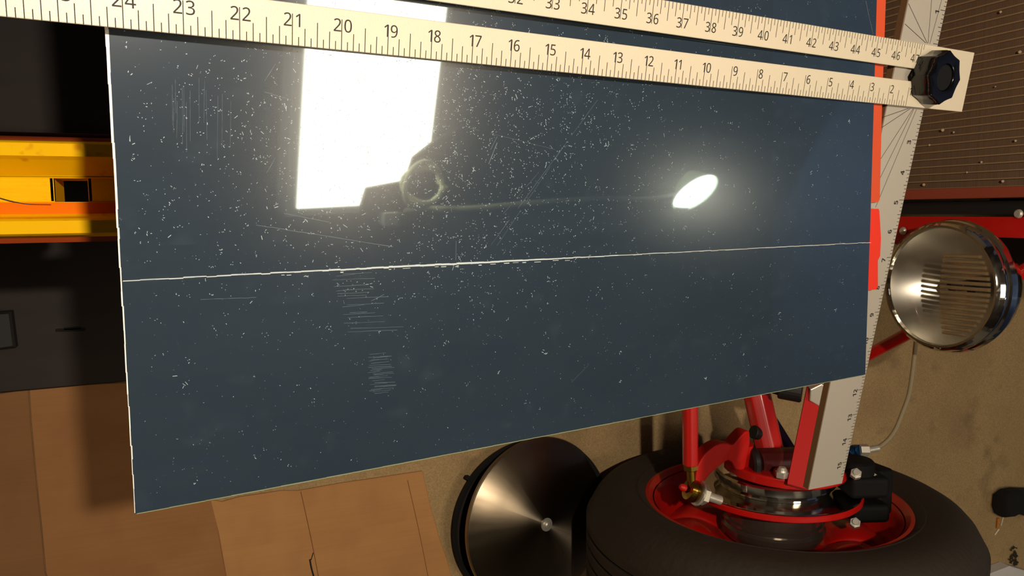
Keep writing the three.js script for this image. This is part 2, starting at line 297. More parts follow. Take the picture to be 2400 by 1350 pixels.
// ---------------------------------------------------------------- the T square
{
  const base = sh(-10, 1, -0.06);
  const t = thing('t_square', 'long white adjustable T-square with inch numbers lying across the blue sheet', 'ruler', base);
  const bold = await new FontLoader().loadAsync('fonts/droid/droid_sans_bold.typeface.json');
  const font = await new FontLoader().loadAsync('fonts/droid/droid_sans_regular.typeface.json');
  const text = (s, size, x, y, z, rot = 0, align = 0, face = font) => {
    const g = new TextGeometry(s, { font: face, size, depth: 0.004, curveSegments: 4, bevelEnabled: false }); g.computeBoundingBox(); const w = g.boundingBox.max.x - g.boundingBox.min.x;
    return clean(g.translate(align === 0 ? -w / 2 - g.boundingBox.min.x : align < 0 ? -w : 0, 0, 0).rotateZ(rot).translate(x, y, z));
  };
  // blade: two rails, a solid end
  const bar = (x0, x1, y0, y1, steps) => { // a flat strip along x with eased edges, cut into steps so that it can bow
    const c = 0.012, z0 = -0.06, q = shapeOf([[y0 + c, z0], [y1 - c, z0], [y1, z0 + c], [y1, -c], [y1 - c, 0], [y0 + c, 0], [y0, -c], [y0, z0 + c]]);
    return new THREE.ExtrudeGeometry(q, { depth: x1 - x0, steps, bevelEnabled: false }).applyMatrix4(new THREE.Matrix4().makeBasis(V(0, 1, 0), V(0, 0, 1), V(1, 0, 0))).translate(x0, 0, 0);
  };
  const bg = merge([bar(-47.2, -0.5, 0, 0.8, 467), bar(-47.2, -0.5, 1.2, 1.99, 467), bar(-0.5, 2.24, 0, 1.99, 1), bar(-48.3, -47.2, 0, 1.99, 4)]);
  // the blade bows up off the sheet toward its free end
  const bow = (g) => { const p = g.attributes.position; for (let i = 0; i < p.count; i++) { const x = p.getX(i), y = p.getY(i), k = 0.02 * Math.max(0, Math.min(1, (-x - 2) / 17)); p.setXYZ(i, x - (x + 25.13) * k / 0.99, y - (y + 0.64) * k / 0.99, p.getZ(i) + 16 * k); } return g; };
  const blade = part('blade', toWorld(bow(bg)), M.ruler, t);
  const pr = [], tick = (x, y0, y1, w = 0.017) => pr.push(clean(new THREE.BoxGeometry(w, Math.abs(y1 - y0), 0.004).translate(x, (y0 + y1) / 2, 0.001)));
  for (let k = 8; k < 8 * 30; k++) {
    const i = k / 8, L = k % 8 === 0 ? 0.6 : k % 4 === 0 ? 0.48 : k % 2 === 0 ? 0.34 : 0.17;
    tick(-i, 0.005, L);
    if (k % 8 === 0) { const s = String(i); if (s.length === 2) { pr.push(text(s[0], 0.25, -i - 0.03, 0.36, 0, 0, -1), text(s[1], 0.25, -i + 0.035, 0.36, 0, 0, 1)); } else pr.push(text(s, 0.25, -i + 0.04, 0.36, 0, 0, 1)); }
  }
  for (let k = 8 * 20; k < 8 * 47.5; k++) {
    const i = k / 8, L = k % 8 === 0 ? 0.6 : k % 4 === 0 ? 0.48 : k % 2 === 0 ? 0.34 : 0.17, x = -(48 - i);
    tick(x, 1.985, 1.99 - L);
    if (k % 8 === 0) { const s = String(i); pr.push(text(s[0], 0.25, x - 0.03, 1.39, 0, 0, -1), text(s[1], 0.25, x + 0.035, 1.39, 0, 0, 1)); }
  }
  part('ruler_print', toWorld(bow(merge(pr))), M.ink, blade, 'dark inch scale and numbers');
  // head, sloping away under the blade
  const hz = (y) => -0.1785 + 0.05 * y - 0.03;
  const hx = (y) => 0.34 - (y - 0) * 0.0477;            // right edge
  const warp = (g) => { const p = g.attributes.position; for (let i = 0; i < p.count; i++) { p.setZ(i, p.getZ(i) + hz(p.getY(i))); } return g; };
  const hp = [[hx(8.5) - 2, 8.5], [hx(8.5), 8.5], [hx(-14.6), -14.56], [hx(-14.6) - 2.02, -14.42]];
  const body = warp(new THREE.ExtrudeGeometry(shapeOf(hp), { depth: 0.22, bevelEnabled: true, bevelSize: 0.012, bevelOffset: -0.012, bevelThickness: 0.012, bevelSegments: 2 }).translate(0, 0, -0.262)); body.computeVertexNormals();
  const head = part('head', toWorld(body), M.rulerEdge, t, 'sliding head with brown edge');
  const top = warp(new THREE.ExtrudeGeometry(shapeOf(hp.map(([x, y], i) => [x + (i === 0 || i === 3 ? 0.015 : 0), y])), { depth: 0.03, bevelEnabled: false }).translate(0, 0, -0.03)); top.computeVertexNormals();
  part('face', toWorld(top), M.aluminium, head, 'pale metal face');
  const hpr = [], yi = (i) => i < 0 ? 2.98 : 2.07 - 1.044 * i;
  const seg = (x0, y0, x1, y1, w) => { const l = Math.hypot(x1 - x0, y1 - y0); const g = new THREE.BoxGeometry(l, w, 0.004, Math.max(1, Math.round(l)), 1, 1).rotateZ(Math.atan2(y1 - y0, x1 - x0)).translate((x0 + x1) / 2, (y0 + y1) / 2, 0.001); return clean(warp(g)); };
  for (let k = -40; k <= 15 * 8 + 5; k++) {
    const i = k / 8, y = 2.07 - 1.044 * i; if (y > -0.05 && y < 2.0) continue;
    const L = k % 8 === 0 ? 0.26 : k % 4 === 0 ? 0.19 : 0.12; hpr.push(seg(hx(y) - L, y, hx(y) - 0.01, y, 0.02));
    if (k % 8 === 0 && i !== 0) { const s = String(Math.abs(i)); hpr.push(clean(warp(text(s, 0.21, hx(y) - 0.31, y - 0.09, 0.001, Math.PI / 2, 0, bold)))); }
  }
  for (const [a, b, c, d] of [[-0.2, 2.05, -0.1, 4.2], [-0.3, 2.05, -0.95, 4.4], [-0.34, 2.05, -1.78, 3.1], [-0.42, 2.05, -1.72, 2.5], [-0.25, -0.05, -1.5, -2.0], [-0.2, -0.05, -1.45, -3.2], [-0.4, -0.05, -1.7, -0.75], [-0.5, -0.05, -1.72, -0.4], [-0.05, -0.05, -1.0, -3.4]]) hpr.push(seg(a, b, c, d, 0.018));
  part('head_print', toWorld(merge(hpr)), M.ink, head, 'dark scale, numbers and angle lines');
  // knob
  const lobes = (r, d, n = 9) => { const s = new THREE.Shape(); for (let k = 0; k <= 180; k++) { const a = k / 180 * Math.PI * 2, q = r - d * Math.pow(Math.abs(Math.sin(a * n / 2)), 0.9); s[k ? 'lineTo' : 'moveTo'](q * Math.cos(a), q * Math.sin(a)); } return s; };
  const ks = lobes(0.86, 0.09, 8); const hole = new THREE.Path(); hole.absarc(0, 0, 0.42, 0, Math.PI * 2, true);
  const kg = [new THREE.ExtrudeGeometry(lobes(0.86, 0.09, 8), { depth: 0.5, bevelEnabled: true, bevelSize: 0.05, bevelOffset: -0.05, bevelThickness: 0.05, bevelSegments: 3, curveSegments: 32 }).translate(0, 0, 0.05)];
  ks.holes.push(hole); kg.push(new THREE.ExtrudeGeometry(ks, { depth: 0.06, bevelEnabled: true, bevelSize: 0.04, bevelOffset: -0.05, bevelThickness: 0.04, bevelSegments: 3, curveSegments: 32 }).translate(0, 0, 0.58));
  const knob = part('knob', toWorld(toCreasedNormals(merge(kg), 0.5).translate(-0.22, 0.98, 0.0)), M.blackPlastic, t, 'black scalloped clamping knob');
  part('knob_cap', toWorld(new THREE.CylinderGeometry(0.4, 0.41, 0.03, 40).rotateX(Math.PI / 2).translate(-0.22, 0.98, 0.62)), M.blackMetal, knob);
}

// ---------------------------------------------------------------- the car's front end
const CB = V(0.45, 0, 0.2);
const car = thing('car', 'red framed stripped car front end with radiator, chrome headlight and steel wheel', 'car', CB);
const WC = V(0.287, 0.308, 0.563), AX = V(0, 0, 1);
const wz = (z) => z - WC.z;
{ // wheel
  const L = (profile, seg = 96, cr = 0.5) => lathe(V(WC.x, WC.y, 0), AX, profile, seg, cr);
  const side = [[0.203, 0.566], [0.212, 0.558], [0.222, 0.5515], [0.224, 0.5525], [0.245, 0.549], [0.26, 0.549], [0.272, 0.552], [0.284, 0.559], [0.294, 0.57], [0.301, 0.583]];
  const tread = []; for (const [z0, z1] of [[0.594, 0.61], [0.616, 0.632], [0.638, 0.656], [0.662, 0.68], [0.686, 0.704], [0.71, 0.726]]) tread.push([0.306, z0], [0.308, z0 + 0.002], [0.308, z1 - 0.002], [0.3075, z1], [0.3, z1 + 0.0015], [0.3, z1 + 0.0045]);
  const wheel = part('wheel', L([[0.196, 0.568], [0.203, 0.5605], [0.2085, 0.5605], [0.21, 0.564], [0.208, 0.567], [0.2, 0.57], [0.193, 0.58], [0.188, 0.6], [0.183, 0.605], [0.178, 0.64], [0.172, 0.66], [0.172, 0.7], [0.187, 0.72], [0.192, 0.745], [0.2, 0.757], [0.207, 0.76], [0.207, 0.765], [0.198, 0.765], [0.185, 0.74], [0.18, 0.72], [0.166, 0.7], [0.166, 0.66], [0.172, 0.64], [0.178, 0.606], [0.182, 0.6], [0.187, 0.58], [0.194, 0.569]]), M.red, car, 'red painted steel rim');
  part('tire', L([...side, ...tread, [0.301, 0.74], [0.294, 0.752], [0.272, 0.768], [0.25, 0.772], [0.224, 0.768], [0.203, 0.758], [0.19, 0.72], [0.19, 0.6], [0.203, 0.566]]), M.rubber, wheel, 'worn black rubber tyre');
  // wheel disc with eight rounded lobes
  const nR = 26, nT = 192, pos = [], idx = [];
  for (let i = 0; i <= nR; i++) for (let k = 0; k < nT; k++) {
    const r = 0.055 + (0.176 - 0.055) * i / nR, a = k / nT * Math.PI * 2, q = Math.sin(Math.min(1, Math.max(0, (r - 0.08) / 0.1)) * Math.PI), lobe = Math.pow(Math.abs(Math.sin(a * 4)), 0.45);
    pos.push(WC.x + r * Math.cos(a), WC.y + r * Math.sin(a), 0.622 + 0.006 * (1 - q) - 0.02 * q * lobe);
  }
  for (let i = 0; i < nR; i++) for (let k = 0; k < nT; k++) { const a = i * nT + k, b = i * nT + (k + 1) % nT, c = a + nT, d = b + nT; idx.push(a, b, c, b, d, c); }
  const dg = new THREE.BufferGeometry(); dg.setAttribute('position', new THREE.Float32BufferAttribute(pos, 3)); dg.setIndex(idx); dg.computeVertexNormals();
  part('wheel_disc', clean(dg), M.red, wheel, 'red lobed wheel disc');
  part('hub', L([[0.03, 0.622], [0.075, 0.622], [0.08, 0.613], [0.0825, 0.608], [0.0825, 0.6025], [0.08, 0.6], [0.078, 0.598], [0.08, 0.5955], [0.08, 0.591], [0.0765, 0.588], [0.0755, 0.55], [0.06, 0.545], [0.03, 0.545]]), M.hub, wheel, 'polished hub drum');
  const rotor = part('brake_rotor', L([[0.05, 0.533], [0.085, 0.533], [0.088, 0.5355], [0.1335, 0.5355], [0.1345, 0.5365], [0.1345, 0.538], [0.07, 0.5385], [0.05, 0.538]]), M.chrome, car, 'polished brake disc with red rim');
  part('rotor_rim', L([[0.07, 0.5385], [0.1345, 0.538], [0.1362, 0.5395], [0.1362, 0.5465], [0.1345, 0.548], [0.07, 0.548]]), M.red, rotor);
  part('rotor_hat', L([[0.03, 0.512], [0.09, 0.512], [0.0945, 0.5145], [0.0955, 0.525], [0.086, 0.5335], [0.03, 0.5335]]), M.chrome, rotor);
  // spindle plate, its nut and the flat upright
  const sp = [[0.112, 0.302], [0.13, 0.29], [0.2, 0.288], [0.28, 0.27], [0.34, 0.26], [0.37, 0.3], [0.37, 0.36], [0.345, 0.4], [0.3, 0.41], [0.255, 0.408], [0.225, 0.38], [0.2, 0.345], [0.17, 0.325], [0.13, 0.318]].slice(2);
  const ps = new THREE.Shape(); ps.absellipse(WC.x + 0.008, WC.y + 0.012, 0.092, 0.098, 0.5, Math.PI * 1.12); ps.absellipse(WC.x + 0.02, WC.y - 0.004, 0.05, 0.05, Math.PI * 1.1, 0.5, true);
  const plate = part('spindle_plate', [new THREE.ExtrudeGeometry(ps, { depth: 0.01, bevelEnabled: true, bevelSize: 0.003, bevelThickness: 0.003, curveSegments: 48 }).translate(0, 0, 0.495), rod(at(1833, 1124, 'z', 0.5), at(1833, 1124, 'z', 0.5).add(V(0, 0, -0.016)), 0.013)], M.red, car);
  const nut = at(1833, 1117, 'z', 0.487);
  part('nut', [hexNut(nut, V(0, 0, -1), 0.0095, 0.007), lathe(nut, V(0, 0, -1), [[0.008, 0.006], [0.0075, 0.011], [0.005, 0.0145], [0, 0.016]], 20)], M.zinc, plate, 'shiny acorn nut');
  // flat upright from the plate toward the frame
  const u0 = at(1868, 1140, 'z', 0.497), u1 = at(1917, 895, 'z', 0.352), u2 = at(1897, 990, 'z', 0.41);
  const up = [];
  { const c = new THREE.CatmullRomCurve3([u0, u2, u1, u1.clone().add(u1.clone().sub(u2).multiplyScalar(0.7))]); const s = new THREE.Shape(); s.moveTo(-0.005, -0.013); s.lineTo(0.005, -0.013); s.lineTo(0.005, 0.013); s.lineTo(-0.005, 0.013); s.closePath();
    const a = c.getPoint(0), b = c.getPoint(1), dir = b.clone().sub(a), L0 = dir.length(); const m = new THREE.Matrix4(); const zc = dir.clone().normalize(), yc = V(0.8, 0.6, 0); yc.addScaledVector(zc, -yc.dot(zc)).normalize(); const xc = yc.clone().cross(zc); m.makeBasis(xc, yc, zc).setPosition(a);
    up.push(new THREE.ExtrudeGeometry(s, { depth: L0, bevelEnabled: true, bevelSize: 0.0015, bevelThickness: 0.0015, bevelSegments: 2 }).applyMatrix4(m)); }
  const upr = part('upright_bar', up, M.redSatin, car, 'flat red upright bar');
  const bp = at(1912, 912, 'z', 0.366).add(V(-0.006, 0.01, 0));
  part('bolt', [hexNut(bp.clone().add(V(-0.006, 0.008, 0)), V(-0.5, 0.86, 0.1), 0.0165, 0.013), rod(bp.clone().add(V(-0.002, 0.003, 0)), bp.clone().add(V(-0.006, 0.009, 0)), 0.0185)], M.zinc, upr, 'large zinc hex bolt');
  part('bushing', [rod(bp.clone().add(V(-0.045, -0.035, -0.004)), bp.clone().add(V(-0.02, -0.01, 0)), 0.019), tube([bp.clone().add(V(-0.04, -0.03, 0)), bp.clone().add(V(-0.075, -0.05, -0.015)), bp.clone().add(V(-0.11, -0.07, -0.05))], 0.012, 20)], M.bush, upr);
  // big red tube
  const ta = at(1810, 1080, 'z', 0.495), tb = at(1772, 915, 'z', 0.385), dir = ta.clone().sub(tb);
  const axle = part('axle_tube', rod(tb.clone().addScaledVector(dir, -1.2), ta, 0.0222, 40), M.red, car, 'thick glossy red tube');
  const tc = at(1800, 1085, 'z', 0.487);
  part('axle_boss', [rod(tc.clone().add(V(-0.018, -0.005, 0.0)), tc.clone().add(V(0.05, 0.005, 0.004)), 0.024, 32)], M.shadedRed, axle);  // boss painted a darker red in place of the shadow on it
  part('bush_ring', [rod(tc.clone().add(V(-0.03, -0.009, 0)), tc.clone().add(V(-0.018, -0.005, 0)), 0.026, 32)], M.bush, axle);
  // thin blue tinged rod behind it
  part('brace_rod', rod(at(1858, 1060, 'z', 0.49), at(1800, 930, 'z', 0.4).add(V(0.0, -0.03, 0)), 0.008), std(0x39304f, 0.25, 0.7), car, 'thin dark rod beside the red tube');
  // steering arm: a curved flat forging
  const armPts = [[1628, 1150], [1631, 1120], [1636, 1092], [1653, 1064], [1673, 1047], [1688, 1040], [1703, 1039], [1719, 1042], [1731, 1028], [1747, 1012], [1757, 1012], [1758, 1040], [1752, 1072], [1745, 1100], [1725, 1100], [1716, 1084], [1706, 1079], [1690, 1090], [1664, 1113], [1642, 1142]];
  const P3 = armPts.map(([x, y]) => at(x, y, 'y', 0.335));
  const armShape = new THREE.Shape(); new THREE.CatmullRomCurve3(P3, true, 'catmullrom', 0.35).getPoints(120).forEach((p, i) => armShape[i ? 'lineTo' : 'moveTo'](p.x, -p.z));
  const arm = part('steering_arm', [new THREE.ExtrudeGeometry(armShape, { depth: 0.02, bevelEnabled: true, bevelSize: 0.002, bevelOffset: -0.002, bevelThickness: 0.002, bevelSegments: 2 }).rotateX(-Math.PI / 2).translate(0, 0.313, 0),
    lathe(at(1733, 1100, 'y', 0.312), at(1738, 1045, 'y', 0.316).sub(at(1733, 1100, 'y', 0.312)), [[0, 0], [0.014, 0], [0.0145, 0.002], [0.015, 0.02], [0.018, 0.034], [0.018, 0.045], [0, 0.046]], 32)], M.redSatin, car, 'curved red steering arm');
  part('washer', rod(at(1734, 1105, 'y', 0.312), at(1733, 1101, 'y', 0.312), 0.0165, 32), M.zinc, arm);
  part('arm_bush', [rod(at(1765, 1012, 'y', 0.3), at(1795, 1020, 'y', 0.3), 0.011)], M.bush, arm);
  // tie rod, ball joint, bolt
  const re = at(1618, 1090, 'y', 0.33), rt = at(1617, 940, 'y', 0.33);
  const tie = part('tie_rod', rod(rt.clone().add(rt.clone().sub(re).multiplyScalar(2.5)), re, 0.0118, 32), M.red, car, 'straight red tie rod');
  const rj = at(1622, 1150, 'y', 0.333), ba = at(1694, 1172, 'y', 0.34).sub(at(1630, 1150, 'y', 0.333)).normalize();
  part('rod_end', [rod(re.clone(), rj, 0.0065, 20), hexNut(re.clone(), rj.clone().sub(re).normalize(), 0.0105, 0.007), lathe(rj.clone().addScaledVector(ba, -0.009), ba, [[0.006, 0], [0.0155, 0.001], [0.0175, 0.005], [0.0175, 0.013], [0.0155, 0.017], [0.006, 0.018]], 32)], M.brass, tie, 'brassy rod end');
  const b0 = rj.clone().addScaledVector(ba, 0.009);
  part('bolt', [rod(b0, b0.clone().addScaledVector(ba, 0.004), 0.0205, 40), hexNut(b0.clone().addScaledVector(ba, 0.005), ba, 0.0145, 0.01), rod(b0.clone().addScaledVector(ba, 0.012), b0.clone().addScaledVector(ba, 0.044), 0.0072, 20)], M.zinc, tie, 'zinc bolt with washer');
  part('bolt_head', [lathe(rj.clone().addScaledVector(ba, -0.012), ba.clone().negate(), [[0.005, 0], [0.006, 0.004], [0.005, 0.008], [0.003, 0.01], [0, 0.0105]], 20)], M.red, tie);
  // caliper
  const cc = at(2010, 1150, 'z', 0.53);
  const cal = part('brake_caliper', [new RoundedBoxGeometry(0.062, 0.07, 0.034, 3, 0.008).rotateZ(0.35).translate(cc.x + 0.005, cc.y, 0.515), new RoundedBoxGeometry(0.06, 0.07, 0.03, 3, 0.008).rotateZ(0.35).translate(cc.x + 0.015, cc.y - 0.005, 0.56),
    rod(V(cc.x - 0.01, cc.y + 0.004, 0.5), V(cc.x - 0.01, cc.y + 0.004, 0.476), 0.027, 36), new RoundedBoxGeometry(0.03, 0.04, 0.075, 3, 0.006).translate(cc.x + 0.045, cc.y - 0.004, 0.535)], M.blackMetal, car, 'black brake caliper');
  const bolts = [[2041, 1120, 0.505], [2042, 1154, 0.53], [2003, 1228, 0.572], [2005, 1113, 0.485]];
  for (const [x, y, z] of bolts) { const p = at(x, y, 'z', z); part('bolt', [hexNut(p, V(-0.5, 0.6, -0.6), 0.0075, 0.008), rod(p, p.clone().add(V(-0.006, 0.0075, -0.0075)), 0.005)], M.zinc, cal); }
  // brake hose
  const f0 = at(2003, 1054, 'z', 0.475), f1 = at(2016, 1055, 'z', 0.472), f2 = at(2031, 1055, 'z', 0.472);
  const hose = part('brake_hose', tube([f2, at(2055, 1050, 'z', 0.471), at(2078, 1034, 'x', 0.44), at(2098, 1008, 'x', 0.455), at(2116, 965, 'x', 0.475), at(2130, 925, 'x', 0.49), at(2139, 870, 'x', 0.5), at(2146, 806, 'x', 0.51), at(2152, 740, 'x', 0.53)], 0.0035, 90, 12), M.braid, car, 'braided steel brake hose');
  part('fitting', [rod(at(1985, 1062, 'z', 0.478), f0, 0.0085), rod(f0, f1, 0.0085)], M.blueFit, hose, 'blue hose fitting');
  part('ferrule', [hexNut(f1, f2.clone().sub(f1), 0.0085, 0.012), rod(f2, at(2058, 1050, 'z', 0.471), 0.0052)], M.zinc, hose);
}
{ // headlight, facing forward
  const c = V(0.429, 0.4803, 0.2004), F = V(-0.9985, 0.0164, -0.02).normalize(), R = 0.0864;
  const L = (p, seg = 96, cr = 0.5) => lathe(c, F, p, seg, cr);
  const hl = part('headlight', L([[0.018, -0.115], [0.045, -0.105], [0.07, -0.085], [0.088, -0.055], [0.0955, -0.034], [0.096, -0.03], [0.093, -0.03], [0.086, -0.054], [0.068, -0.083], [0.044, -0.103], [0.018, -0.112]]), M.chrome, car, 'round chrome headlight');
  part('bezel', L([[0.094, -0.036], [0.0975, -0.034], [0.099, -0.028], [0.0975, -0.021], [0.0945, -0.019], [0.0965, -0.014], [0.0965, -0.008], [0.094, -0.002], [0.09, 0.0015], [0.0868, 0.001], [0.0855, -0.004], [0.0855, -0.03]]), M.chrome, hl, 'chrome bezel ring');
  const dome = (r) => 0.016 * (1 - (r / R) ** 2);
  const pr = []; for (let i = 0; i <= 16; i++) { const r = R * i / 16; pr.push([r, dome(r) - 0.001]); }
  part('lens', L(pr.reverse(), 96, 0), M.glass, hl, 'clear glass lens');
  // upright flutes moulded in the inner face of the lens
  for (let k = 0; k < 16; k++) {
    const dz = -0.047 + k * 0.0075, half = Math.sqrt(Math.max(0, 0.08 ** 2 - dz * dz)), y0 = 0.014, y1 = half; if (y1 - y0 < 0.01) continue;
    const pts = []; for (let j = 0; j <= 8; j++) { const y = y0 + (y1 - y0) * j / 8; pts.push(V(c.x - dome(Math.hypot(y, dz)) + 0.0042, c.y + y, c.z + dz)); }
    part('flute', tube(pts, 0.0027, 16, 8), M.flute, hl);
  }
  const par = []; for (let i = 0; i <= 20; i++) { const r = 0.012 + 0.0735 * i / 20; par.push([r, -0.075 + 0.0705 * (r / 0.0855) ** 2]); }
  part('reflector', L(par, 96, 0), M.reflector, hl, 'silver reflector bowl');
  part('bulb', [rod(c.clone().addScaledVector(F, -0.075), c.clone().addScaledVector(F, -0.045), 0.008), lathe(c.clone().addScaledVector(F, -0.045), F, [[0.006, 0], [0.0075, 0.004], [0.0075, 0.016], [0.004, 0.021], [0, 0.022]], 20)], M.darkMetal, hl);
  for (const [a0, a1, x0, x1, m, l] of [[0.02, 0.42, -0.05, -0.036, M.glint, 'yellow reflection painted on the chrome'], [-0.3, 0.0, -0.05, -0.036, M.glintGreen, 'green reflection painted on the chrome']]) {  // coloured bands painted where the chrome shell mirrors its surroundings
    const g = new THREE.LatheGeometry([[0.0905, x0], [0.0962, x1]].map((p) => new THREE.Vector2(p[0], p[1])), 16, a0 + Math.PI * 1.5, a1 - a0);
    part('glint', clean(g.applyQuaternion(new THREE.Quaternion().setFromUnitVectors(V(0, 1, 0), F)).translate(c.x, c.y, c.z)), m, hl, l);
  }
}
{ // radiator: flat upright tubes with fin packs between
  const X = 0.62, y0 = 0.13, y1 = 0.7, z0 = -0.52, z1 = 0.052, n = 45, p = (z1 - z0) / n;
  const rad = part('radiator', [box(X - 0.012, X + 0.055, y0 - 0.05, y0, z0 - 0.02, z1 + 0.02), box(X - 0.012, X + 0.055, y1, y1 + 0.05, z0 - 0.02, z1 + 0.02), box(X + 0.045, X + 0.05, y0, y1, z0, z1)], M.radFrame, car, 'brown car radiator');
  part('side_rail', box(X - 0.008, X + 0.055, y0, y1, z1, z1 + 0.018), M.radFrame, rad, 'dull red side rail');
  const tg = new RoundedBoxGeometry(0.044, y1 - y0, 0.0024, 2, 0.0011), fg = new THREE.BoxGeometry(0.038, y1 - y0, p - 0.0024);
  { const uv = fg.attributes.uv, ps = fg.attributes.position; for (let i = 0; i < uv.count; i++) uv.setXY(i, ps.getZ(i) / p + 0.5, ps.getY(i) / 0.16); }
  for (let k = 0; k <= n; k++) {
    const m = new THREE.Mesh(tg, M.radTube); m.name = 'tube'; m.castShadow = m.receiveShadow = true; m.position.set(X + 0.021 - CB.x, (y0 + y1) / 2, z0 + k * p - CB.z); rad.add(m);
    if (k < n) { const f = new THREE.Mesh(fg, M.finPack); f.name = 'fin_pack'; f.castShadow = f.receiveShadow = true; f.position.set(X + 0.024 - CB.x, (y0 + y1) / 2, z0 + (k + 0.5) * p - CB.z); rad.add(f); }
  }
}
{ // bits of dirt caught in the radiator
  const g = []; for (const [x, y] of [[2260, 205], [2252, 125], [2390, 122], [2333, 203], [2209, 305], [2178, 340], [2266, 404], [2165, 433], [2345, 28], [2235, 310], [2380, 330], [2350, 425], [2300, 380]]) { const p = at(x, y, 'x', 0.618); g.push(clean(new THREE.IcosahedronGeometry(rr(0.0012, 0.003), 0).translate(p.x, p.y, p.z))); }
  part('dirt_specks', g, std(0xc2a888, 0.8), car, 'pale dirt specks on the radiator').userData.kind = 'stuff';
}
{ // frame plate behind the headlight, strut, chassis
  const X = 0.515;
  const fp = part('frame_plate', [new THREE.ExtrudeGeometry(shapeOf([[0.33, 0.101], [0.345, 0.1], [0.8, 0.1], [0.8, 0.128], [0.35, 0.128], [0.33, 0.145], [0.322, 0.14]]), { depth: 0.008, bevelEnabled: true, bevelSize: 0.001, bevelThickness: 0.001 }).applyMatrix4(new THREE.Matrix4().makeBasis(V(0, 1, 0), V(0, 0, 1), V(1, 0, 0))).translate(X, 0, 0)], M.red, car, 'upright red frame plate');
  for (const [x, y] of [[2117, 541], [2388, 501]]) { const p = at(x, y, 'x', X - 0.003); part('button_bolt', lathe(p, V(-1, 0, 0), [[0.0065, 0], [0.0062, 0.002], [0.0045, 0.004], [0, 0.005]], 20), M.zinc, fp); }
  part('headlight_strut', rod(V(0.54, 0.19, 0.392), V(0.54, 0.66, 0.098), 0.0105), M.red, car, 'red strut behind the headlight');
  part('frame_horn', [box(-0.25, -0.02, 0.70, 0.735, -0.19, -0.15, 0.004), box(-0.06, -0.02, 0.15, 0.735, -0.19, -0.15, 0.004), box(-0.06, 0.64, 0.15, 0.19, -0.19, -0.15, 0.004)], M.red, car);
  const eng = part('engine_filler', [box(0.75, 1.5, 0.25, 0.8, -0.45, 0.0, 0.02), box(0.7, 0.95, 0.35, 0.62, -0.02, 0.14, 0.02), box(0.72, 1.7, 0.33, 0.45, 0.08, 0.17, 0.01), box(0.645, 0.9, 0.2, 0.8, 0.074, 0.097, 0.008), box(0.68, 1.2, 0.36, 0.62, 0.06, 0.185, 0.02)], M.darkMetal, car, 'dark engine stand-in blocks added to darken the gaps behind the radiator');  // boxes added so the gaps around radiator and headlight go dark
  part('engine_pipe', [tube([V(0.66, 0.32, 0.085), V(0.68, 0.42, 0.09), V(0.69, 0.52, 0.082), V(0.7, 0.65, 0.09)], 0.012, 30), tube([V(0.65, 0.5, 0.08), V(0.66, 0.55, 0.095), V(0.67, 0.62, 0.085)], 0.006, 20)], std(0x20241c, 0.5), eng);
  part('bulkhead', box(1.5, 1.52, 0.2, 0.95, -0.9, 0.35, 0.005), M.darkMetal, car);
}

// ---------------------------------------------------------------- things on the floor
const onFloor = (list, h) => list.map(([x, y]) => { const p = at(x, y, 'y', h); return [p.x, p.z]; });
{ // cardboard
  const right = onFloor([[68, 908], [290, 897], [560, 925], [575, 1040], [500, 1172], [520, 1176], [560, 1165], [660, 1150], [700, 1150], [800, 1132], [870, 1122], [990, 1104]], 0.004);
  const re = onFloor([[1001, 1150], [1010, 1190], [1022, 1230], [1030, 1262], [1048, 1310], [1075, 1420]], 0.004);
  const bl = onFloor([[130, 1420], [107, 1340], [98, 1240], [85, 1120], [74, 1000]], 0.004);
  const b = V(-0.5, 0, 0.6);
  const t = thing('cardboard_sheet', 'large flat brown cardboard sheet on the floor under the blue sheet', 'cardboard', b);
  M.cardShaded = M.cardboard.clone(); M.cardShaded.color.setRGB(0.68, 0.63, 0.6);  // darkened cardboard copy: the shade on this area is put into its colour
  const cl = onFloor([[493, 1172], [512, 1250], [542, 1420]], 0.004), cu = onFloor([[68, 908], [290, 897], [560, 925], [575, 1040], [501, 1171]], 0.004);
  part('panel', floorPlate([...cl.slice().reverse(), ...right.slice(4), ...re], 0.0005, 0.0045), M.cardboard, t);
  part('shaded_area', floorPlate([...cu, ...cl.slice(1), ...bl], 0.0004, 0.0042), M.cardShaded, t, 'left area of the cardboard, shade painted into its colour');
  const cr = (a, q, w) => { const [p0, p1] = onFloor([a, q], 0.005), A = V(p0[0], 0.0052, p0[1]), B = V(p1[0], 0.0052, p1[1]); return tube([A, A.clone().lerp(B, 0.5).add(V(rr(-0.002, 0.002), 0, 0)), B], w, 12, 5); };
  part('crease', cr([705, 1152], [748, 1360], 0.0007), M.crease, t); part('crease', cr([955, 1125], [1005, 1360], 0.0006), M.crease, t);
  part('tear', [cr([726, 1310], [735, 1350], 0.0014), cr([734, 1295], [729, 1312], 0.0008)], M.darkMetal, t);
  M.cardDeepShade = M.cardboard.clone(); M.cardDeepShade.color.setRGB(0.5, 0.46, 0.44);  // deeper darkened copy, shade painted into the corner piece
  const left = onFloor([[-60, 935], [66, 910], [72, 1000], [83, 1120], [96, 1240], [105, 1340], [126, 1420], [-60, 1420]], 0.0045);
  single('cardboard_sheet', floorPlate(left, 0.0005, 0.0042), M.cardDeepShade, 'narrow cardboard piece, colour darkened for shade, left of the dark seam, at the frame corner', 'cardboard', V(-0.85, 0, 0.5));
}
